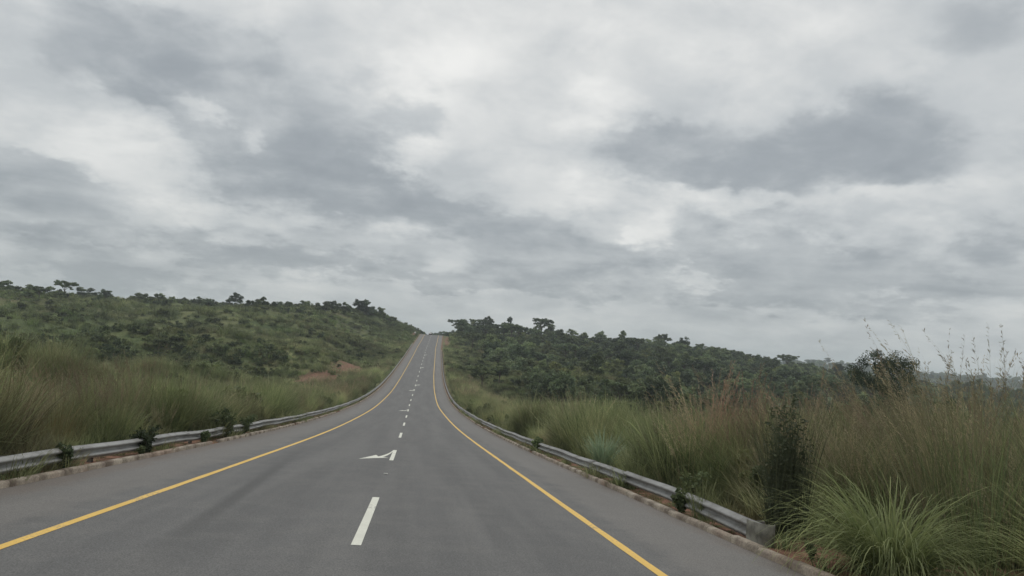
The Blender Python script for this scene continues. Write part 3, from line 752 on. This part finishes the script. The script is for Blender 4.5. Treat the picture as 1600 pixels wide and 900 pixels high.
sky('round', -.2374, 380, 8.4, 'big rounded tree standing tallest in the middle of the left skyline', 1.15)
sky('bushy', -.084, 392, 8.8, 'largest dome-shaped dark tree of the cluster nearest the road cutting on the left', 1.2)
sky('bushy2', -.071, 394, 9.0, 'rounded dark tree closing the left skyline cluster on its road side', 1.15)
sky('bushy', -.060, 396, 6.0, 'lower leafy tree at the road end of the left skyline', 1.1)
sky('umbrella2', -.472, 300, 6.0, 'lone dark tree on the grassy slope at the far left', 1.1)
sky('bushy', -.488, 302, 4.5, 'low bush-like tree beside the lone tree at the far left', 1.2)

# ------------------------------------------------------------------ shrubs on the left hillside and beside the road
SH = [shrub_mesh(100 + i, h, w, M['shrub'], nc, 70, lf) for i, (h, w, nc, lf) in enumerate([(2.0, 2.4, 18, (.09, .18)), (1.5, 3.0, 20, (.09, .18)), (2.6, 2.0, 18, (.09, .17)), (1.8, 2.2, 12, (.08, .15))])]
SL = ['rounded dark shrub among the grass of the left hillside', 'low spreading dark shrub among the grass of the left hillside', 'upright dark shrub among the grass of the left hillside', 'thin open shrub among the grass of the left hillside']
pl = []
while len(pl) < 125:
    v = rng.uniform(95, 380) if len(pl) > 60 else rng.uniform(115, 190); u = -rng.uniform(16, min(300, v * .72)) if len(pl) > 60 else -rng.uniform(32, v * .6)
    if len(pl) > 60 and clumpy(u, v) < rng.random() or soil_at(np.array(u), np.array(v)) > .1: continue
    if any((u - a) ** 2 + (v - b) ** 2 < 9 for a, b in pl): continue
    pl.append((u, v))
for (u, v) in pl:
    i = int(rng.integers(0, 4)); o = obj('shrub', SH[i]); p = at(u, v); p.z -= .12; o.location = p; o.rotation_euler.z = rng.uniform(0, 6.28)
    s = rng.uniform(.7, 1.6); o.scale = (s * 1.1, s * 1.1, s); tag(o, SL[i], 'shrub', 'shrubs scattered over the left hillside')
def shrub(i, u, v, s, lab, sq=1.0):
    o = obj('shrub', SH[i]); p = at(u, v); p.z -= .1; o.location = p; o.scale = (s, s, s * sq); tag(o, lab, 'shrub'); return o
shrub(2, 8.3, 408, 1.0, 'dark shrub on the road edge at the right side of the crest')
shrub(1, -26, 366, 1.4, 'dark bush alone on the bright green bank left of the crest')
shrub(0, 16.5, 160, 1.3, 'dark shrub at the foot of the spreading tree right of the road', .8)

# ------------------------------------------------------------------ near plants that stand out
def clump(name, u, v, me, label, cat='grass clump', rz=0, group=None):
    o = obj(name, me); p = at(u, v); p.z -= .04; o.location = p; o.rotation_euler.z = rz; tag(o, label, cat, group); return o
tus = leafmesh('tussock', [blades(820, .38, .9, 1.95, .023, (.03, .95), (.6, 2.1), 8, 201, (-.10, -.05), .6)[:3], blades(300, .40, .5, 1.2, .020, (.3, 1.2), (.6, 1.9), 7, 202, (-.1, 0))[:3]], M['tussock'])
clump('grass_tussock', 6.95, 9.7, tus, 'large arching light green grass tussock beyond the end of the right guardrail')
tus2 = leafmesh('tussock', [blades(420, .4, 1.2, 2.1, .018, (.1, 1.0), (.5, 1.5), 8, 203, (-.2, 0), .4)[:3]], M['tussock'])
clump('grass_tussock', 9.0, 8.7, tus2, 'long-bladed green tussock cut by the right edge of the view')
_d = np.random.default_rng(8); _pt = []
for q in range(17):
    ox, oy, hq = _d.normal(0, .155), _d.normal(0, .15), _d.uniform(1.5, 2.95)
    v_, f_, t_, _ = blades(46, .07, hq * .55, hq, .013, (.0, .22), (.05, .5), 7, 400 + q, (-.05, 0)); _pt.append((v_ + [ox, oy, 0], f_, t_))
    z_ = _d.uniform(.12, 1, 20) ** .9 * hq * .86
    _pt.append(leaves(np.stack([ox - .02 * z_ + _d.normal(0, .05, 20), oy + _d.normal(0, .05, 20), z_], -1), .16 - .045 * z_, 10, .012, .045, 2.2, 430 + q, up=.7))
dk = leafmesh('dark_clump', _pt, M['dark_blade'])
clump('tall_grass_clump', 6.95, 12.6, dk, 'tall dark column of upright grass right behind the guardrail end')
pale = leafmesh('pale_tussock', [blades(230, .2, .8, 1.6, .042, (.05, .85), (.1, .9), 6, 205)[:3]], M['tussock_pale'])
clump('grass_tussock', 7.35, 27.0, pale, 'pale grey-green spiky tussock just behind the right guardrail')
dry = leafmesh('dry_clump', [blades(260, .45, .9, 1.75, .014, (.05, .5), (.1, .7), 5, 206, (.1, 0))[:3]], M['dry_blade'])
clump('dry_grass_clump', -8.3, 20.8, dry, 'straw-coloured grass clump behind the left guardrail, the larger of two')
dry2 = leafmesh('dry_clump', [blades(120, .3, .6, 1.15, .014, (.05, .5), (.1, .7), 5, 207)[:3]], M['dry_blade'])
clump('dry_grass_clump', -7.7, 24.5, dry2, 'short straw-coloured grass clump touching the left guardrail behind')
clump('grass_tussock', -8.0, 14.8, leafmesh('green_clump', [blades(240, .4, .6, 1.2, .016, (.05, .6), (.2, .9), 5, 208)[:3]], M['tussock']), 'yellowish green grass tussock behind the guardrail at the left edge')

def weed_mesh(seed, h, w):
    r = np.random.default_rng(seed); parts = []; C = []
    st = []
    for k in range(9):
        a = r.uniform(0, 6.28); q = r.uniform(.1, 1) * w / 2; tip = np.array([q * math.cos(a), q * math.sin(a), h * r.uniform(.55, 1)])
        st.append(tube([(0, 0, -.05), tip * [.4, .4, .5], tip], [.009, .007, .003], 4))
        for t_ in np.linspace(.3, 1, 6): C.append(tip * [t_ ** 1.3, t_ ** 1.3, t_])
    C = np.array(C)
    return leafmesh('leaves', [leaves(C, np.full(len(C), .12 * w + .02), 14, .035, .075, .8, seed)], M['weed']), (lambda q: mesh_np('stem', q[0], q[1], M['stem'], True))(merge(st))
WM = [weed_mesh(300 + i, h, w) for i, (h, w) in enumerate([(.75, .8), (.95, 1.0), (.5, .5)])]
def weed(i, u, v, s, label):
    e = empty('weed', at(u, v), random.uniform(0, 6)); e.location.z = float(P(v)) + .02; e.scale = (s, s, s)
    tag(e, label, 'weed', 'leafy weeds along the guardrails'); obj('foliage', WM[i][0], e); obj('stem', WM[i][1], e)
weed(0, -6.27, 21.2, 1.0, 'dark leafy weed in front of the left guardrail, the nearest large one')
weed(1, -6.32, 30.2, 1.15, 'tall bushy weed covering the left guardrail in front of its bright gap')
weed(1, -6.3, 33.2, .9, 'second bushy weed covering the left guardrail, just beyond the tall one')
weed(2, -6.3, 16.6, .95, 'small sparse weed against the left guardrail near the left edge of the view')
weed(2, -6.2, 26.6, .8, 'low weed growing in the left kerb gap below the guardrail')
weed(2, -6.15, 20.6, .5, 'tiny weed on the left kerb top below the nearest leafy weed')
weed(2, 6.0, 33.4, 1.15, 'dark weed filling the gap in the right kerb')
weed(1, 6.75, 16.6, .85, 'leafy bush rising just behind the right guardrail near its end')
weed(2, 5.98, 15.0, .85, 'thin weed in front of the right guardrail a few metres before its end')
weed(2, 6.35, 10.6, .42, 'tiny green weed on bare red soil past the guardrail end plate')
tfm = leafmesh('rail_tuft', [blades(110, .14, .5, .95, .012, (.05, .5), (.1, .8), 5, 209)[:3]], M['grass_tall'])
clump('grass_clump', 6.12, 14.3, tfm, 'upright olive grass clump growing through the right guardrail')

# ------------------------------------------------------------------ small things on the road and at the crest
bm = bmesh.new(); add_box(bm, (0, 0, .009), (.105, .10, .018), .006); add_box(bm, (0, -.046, .011), (.085, .012, .012), .003)
st = obj('road_stud', bm_mesh('road_stud', bm, simple('stud_plastic', (.55, .55, .5), .4))); st.location = (float(XC(20)), 20, float(P(20)) + .004)
st.rotation_euler.x = float(np.interp(20, SV, SS)); tag(st, 'small pale reflective stud on the road between the first two centre dashes', 'road stud')
# sign plate near the crest, left
v = 398; e = empty('road_sign', at(-8.2, v)); e.location.z = float(P(v)); tag(e, 'small white sign plate on a post left of the road near the crest', 'road sign')
bm = bmesh.new(); bmesh.ops.create_cone(bm, segments=10, radius1=.035, radius2=.035, depth=1.9, cap_ends=True); bmesh.ops.translate(bm, verts=bm.verts, vec=(0, 0, .9)); obj('post', bm_mesh('post', bm, M['post']), e)
bm = bmesh.new(); add_box(bm, (0, -.045, 1.5), (.85, .012, .75), .005); obj('plate', bm_mesh('plate', bm, simple('sign_white', (.75, .74, .70), .5, 0, .06)), e)
# car beyond the crest
v = 455; car = empty('car', (float(XC(v)) - 1.75, v, float(P(v)) + .004)); car.rotation_euler.x = float(np.interp(v, SV, SS)); tag(car, 'small dark car just visible over the crest in the left lane', 'car')
def prism(prof, w0, w1=None, bev=.03):
    bm = bmesh.new(); ls = []
    for sx in (-1, 1):
        ls.append([bm.verts.new((sx * (w0 if z < .92 else (w1 or w0)) / 2, y, z)) for y, z in prof])
    n = len(prof)
    bm.faces.new(ls[0]); bm.faces.new(ls[1][::-1])
    for i in range(n): bm.faces.new((ls[0][i], ls[1][i], ls[1][(i + 1) % n], ls[0][(i + 1) % n]))
    bmesh.ops.recalc_face_normals(bm, faces=bm.faces)
    if bev: bmesh.ops.bevel(bm, geom=list(bm.edges), offset=bev, segments=2, affect='EDGES')
    return bm
body = [(-2.1, .28), (2.15, .28), (2.2, .62), (1.9, .86), (1.0, .95), (.3, 1.42), (-1.2, 1.46), (-1.95, .98), (-2.15, .9)]
cp = simple('car_paint', (.03, .033, .038), .3, .2, .05); gl_ = simple('car_glass', (.012, .014, .016), .08, 0, .02, spec=.8)
obj('body', bm_mesh('body', prism(body, 1.76, 1.42), cp), car)
for sx in (-1, 1):
    bm = bmesh.new(); p_ = [(.78, 1.0), (.25, 1.36), (-1.1, 1.38), (-1.6, 1.02)]
    f = bm.faces.new([bm.verts.new((sx * (.885 if z < 1.1 else .735), y, z)) for y, z in p_]); r = bmesh.ops.extrude_face_region(bm, geom=[f]); bmesh.ops.translate(bm, verts=[q for q in r['geom'] if isinstance(q, bmesh.types.BMVert)], vec=(-sx * .05, 0, 0))
    obj('side_window', bm_mesh('side_window', bm, gl_), car)
bm = bmesh.new(); add_box(bm, (0, -1.60, 1.23), (1.25, .03, .55), .005, Matrix.Rotation(R(-58), 3, 'X')); obj('rear_window', bm_mesh('rear_window', bm, gl_), car)
for sx in (-1, 1):
    bm = bmesh.new(); add_box(bm, (sx * .68, -2.14, .78), (.30, .06, .14), .01); obj('tail_light', bm_mesh('tail_light', bm, simple('lamp_red', (.25, .02, .02), .3)), car)
    for y in (-1.3, 1.35):
        bm = bmesh.new(); bmesh.ops.create_cone(bm, segments=20, radius1=.32, radius2=.32, depth=.2, cap_ends=True); bmesh.ops.rotate(bm, verts=bm.verts, matrix=Matrix.Rotation(R(90), 3, 'Y')); bmesh.ops.translate(bm, verts=bm.verts, vec=(sx * .82, y, .32))
        obj('wheel', bm_mesh('wheel', bm, simple('rubber', (.02, .02, .02), .9)), car)

# ------------------------------------------------------------------ haze
bm = bmesh.new(); add_box(bm, (0, 3800, 35), (19000, 11000, 190))
hm = bpy.data.materials.new('haze'); hm.use_nodes = True; nt = hm.node_tree; nt.nodes.clear()
ou = nt.nodes.new('ShaderNodeOutputMaterial'); pv = nt.nodes.new('ShaderNodeVolumePrincipled')
pv.inputs['Color'].default_value = (.82, .89, .95, 1); pv.inputs['Density'].default_value = .00027; pv.inputs['Anisotropy'].default_value = .1
nt.links.new(pv.outputs[0], ou.inputs['Volume'])
HAZE = True
if HAZE: tag(obj('haze', bm_mesh('haze', bm, hm)), kind='stuff')

# ------------------------------------------------------------------ sky, sun, camera
f_px = 1200.; roll = .075; pitch = math.atan(105 / f_px); yaw = math.atan(132.2 / math.hypot(f_px, 188.5))
w = bpy.data.worlds.new('World'); scene.world = w; w.use_nodes = True
t = NT(w.node_tree); w.node_tree.nodes.clear()
out = t.node('ShaderNodeOutputWorld'); bg = t.node('ShaderNodeBackground'); t.l.new(bg.outputs[0], out.inputs[0])
SUN_EL, SUN_AZ = R(58), R(12)
skyt = t.node('ShaderNodeTexSky', sky_type='NISHITA', sun_disc=False, sun_elevation=SUN_EL, sun_rotation=SUN_AZ, dust_density=3.0)
d = t.node('ShaderNodeTexCoord').outputs['Generated']
sp = t.node('ShaderNodeSeparateXYZ'); t.l.new(d, sp.inputs[0]); dx, dy, dz = sp.outputs
az = t.m('MULTIPLY', t.m('ARCTAN2', dx, dy), 57.2958); el = t.m('MULTIPLY', t.m('ARCSINE', dz), 57.2958)
den = t.m('ADD', t.m('MAXIMUM', dz, 0.0), .30)
cb = t.node('ShaderNodeCombineXYZ'); t.put(cb.inputs[0], t.m('DIVIDE', dx, den)); t.put(cb.inputs[1], t.m('DIVIDE', dy, den)); cb.inputs[2].default_value = 3.7
pp = cb.outputs[0]
n1 = t.noise(pp, 1.7, 8, .55, .15); n2 = t.noise(pp, 4.2, 8, .56, .2); nw = t.noise(pp, 3.4, 8, .60, 0, True); nw2 = t.noise(pp, 9.0, 6, .6)
ws = t.node('ShaderNodeSeparateColor'); t.l.new(nw, ws.inputs[0])
azw = t.m('ADD', az, t.m('MULTIPLY', t.m('SUBTRACT', ws.outputs[0], .5), 9.0)); elw = t.m('ADD', el, t.m('MULTIPLY', t.m('SUBTRACT', ws.outputs[1], .5), 6.5))
wf = t.node('ShaderNodeSeparateColor'); t.l.new(t.noise(pp, 11.0, 8, .62, 0, True), wf.inputs[0])
azw = t.m('ADD', azw, t.m('MULTIPLY', t.m('SUBTRACT', wf.outputs[0], .5), 3.2)); elw = t.m('ADD', elw, t.m('MULTIPLY', t.m('SUBTRACT', wf.outputs[1], .5), 2.8))
# cloud masses: azimuth, elevation, half width, half height (degrees), strength (+ lighter, - darker)
BL = BLOBS = []
def px2ang(px, py):
    x, y = px - 800, py - 450
    a = x * math.cos(roll) + y * math.sin(roll); b = -x * math.sin(roll) + y * math.cos(roll)
    v_ = Vector((a, f_px, -b)); v_ = Matrix.Rotation(pitch, 3, 'X') @ v_; v_ = Matrix.Rotation(-yaw, 3, 'Z') @ v_; v_.normalize()
    return math.degrees(math.atan2(v_.x, v_.y)), math.degrees(math.asin(v_.z))
DARK = [(215, 70, 125, 80, .9), (255, 125, 80, 42, .5), (375, 75, 75, 60, .55), (300, 205, 50, 24, .4), (480, 225, 120, 72, .75), (410, 275, 90, 48, .5), (590, 310, 140, 58, .8), (645, 185, 58, 32, .75), (80, 305, 150, 62, .8), (30, 262, 60, 36, .4), (150, 335, 90, 30, .4),
        (1025, 232, 85, 50, .7), (1130, 275, 125, 48, .8), (1355, 205, 105, 58, .8), (1425, 255, 75, 30, .6), (1265, 215, 80, 34, .55), (1180, 405, 140, 52, .75), (1320, 425, 160, 40, .55), (860, 365, 120, 52, .7), (850, 418, 130, 24, .6), (440, 402, 260, 24, .6), (130, 425, 240, 24, .4), (1575, 20, 120, 55, .6), (1560, 370, 120, 34, .55), (1150, 468, 330, 20, .35), (700, 440, 240, 18, .4), (720, 335, 80, 36, .5), (990, 400, 70, 24, .4), (300, 460, 260, 14, .35), (1480, 455, 160, 20, .4), (560, 120, 60, 30, .3), (870, 60, 90, 30, .25)]
LIGHT = [(312, 168, 34, 16, 1.0), (375, 215, 24, 20, .9), (250, 325, 110, 44, .7), (170, 225, 120, 40, .6), (640, 130, 110, 70, .7), (935, 165, 90, 50, .9), (960, 60, 80, 60, .6), (1030, 365, 34, 34, 1.3), (1095, 436, 36, 20, 1.2), (1140, 318, 130, 20, .9), (1405, 92, 110, 40, .6), (1400, 310, 130, 34, .7), (655, 245, 50, 24, .8), (760, 60, 120, 70, .4), (200, 345, 60, 24, .6), (900, 290, 90, 30, .7)]
def blobs(L):
    acc = None
    for (px, py, rx, ry, s) in L:
        a, e = px2ang(px, py); ra, re = rx * .0465 * 1.02, ry * .0465 * 1.02
        r2 = t.m('ADD', t.m('POWER', t.m('DIVIDE', t.m('SUBTRACT', azw, a), ra), 2.0), t.m('POWER', t.m('DIVIDE', t.m('SUBTRACT', elw, e), re), 2.0))
        fo = t.m('MULTIPLY', t.m('EXPONENT', t.m('MULTIPLY', r2, -1.0)), s)
        acc = fo if acc is None else t.m('ADD', acc, fo)
    return acc
D = blobs(DARK); Lb = blobs(LIGHT)
n3 = t.noise(pp, 21.0, 6, .62); n4 = t.noise(pp, 6.5, 9, .62, .35)
lump = t.m('ADD', t.m('ADD', t.m('MULTIPLY', t.m('SUBTRACT', n2, .5), .7), t.m('MULTIPLY', t.m('SUBTRACT', n4, .5), 1.1)), t.m('MULTIPLY', t.m('SUBTRACT', n3, .5), .34))
dk_ = t.rng(t.m('ADD', D, lump), .14, .68)
li_ = t.rng(t.m('ADD', Lb, t.m('MULTIPLY', lump, -.9)), .15, .95)
# thin broken cloud everywhere
bg_ = t.rng(t.m('ADD', n1, t.m('MULTIPLY', t.m('SUBTRACT', n2, .5), .6)), .38, .64, .085, -.10)
v = t.m("ADD", .618, bg_)
v = t.m('SUBTRACT', v, t.m('MULTIPLY', dk_, t.m('ADD', .15, t.m('MULTIPLY', t.m('MINIMUM', D, 1.3), .15))))
v = t.m('ADD', v, t.m('MULTIPLY', li_, .20))
v = t.m('ADD', v, t.m('ADD', t.m('MULTIPLY', t.m('SUBTRACT', n4, .5), .40), t.m('MULTIPLY', t.m('SUBTRACT', n3, .5), .06)))
bc = t.node('ShaderNodeCombineXYZ'); t.put(bc.inputs[0], t.m('MULTIPLY', az, .055)); t.put(bc.inputs[1], t.m('MULTIPLY', el, .42)); bc.inputs[2].default_value = 1.3
band = t.m('MULTIPLY', t.m('SUBTRACT', t.noise(bc.outputs[0], 1.0, 7, .58, .3), .5), t.rng(el, 5, 17, .62, 0))
v = t.m('ADD', v, band)
v = t.m('ADD', v, t.rng(el, 2, 26, -.10, .05))
cc = t.ramp(v, [(.0, (.215, .24, .27)), (.25, (.33, .359, .383)), (.5, (.53, .555, .565)), (.72, (.70, .71, .70)), (.95, (.90, .895, .865))])
boost = t.rng(el, 32, 75, 1.0, 1.6)
cc = t.vm('SCALE', cc, boost)
skyc = t.vm('SCALE', skyt.outputs[0], .085)
col = t.mix(.93, skyc, cc)
t.l.new(col, bg.inputs[0]); bg.inputs[1].default_value = 1.0
w.cycles.sampling_method = 'MANUAL'; w.cycles.sample_map_resolution = 512

sl = bpy.data.lights.new('sun', 'SUN'); sl.energy = .8; sl.angle = R(24); sl.color = (1, .965, .91)
so = link(bpy.data.objects.new('sun', sl))
sd = Vector((math.sin(SUN_AZ) * math.cos(SUN_EL), math.cos(SUN_AZ) * math.cos(SUN_EL), math.sin(SUN_EL)))
so.rotation_euler = sd.to_track_quat('Z', 'Y').to_euler(); so.location = sd * 60

cam = bpy.data.cameras.new('camera'); cam.sensor_fit = 'HORIZONTAL'; cam.sensor_width = 36; cam.lens = 36 * f_px / 1600
cam.clip_start = .1; cam.clip_end = 20000
co = link(bpy.data.objects.new('camera', cam))
Mx = Matrix.Rotation(-yaw, 4, 'Z') @ Matrix.Rotation(pitch, 4, 'X') @ Matrix.Rotation(R(90), 4, 'X') @ Matrix.Rotation(roll, 4, 'Z')
co.matrix_world = Matrix.Translation((0, 0, 1.85)) @ Mx
scene.camera = co
scene.view_settings.view_transform = 'Standard'; scene.view_settings.look = 'None'; scene.view_settings.exposure = .10; scene.view_settings.gamma = 1
scene.render.engine = 'CYCLES'
c = scene.cycles
c.max_bounces = 5; c.diffuse_bounces = 3; c.glossy_bounces = 2; c.transmission_bounces = 3; c.volume_bounces = 1; c.transparent_max_bounces = 4
c.use_denoising = True
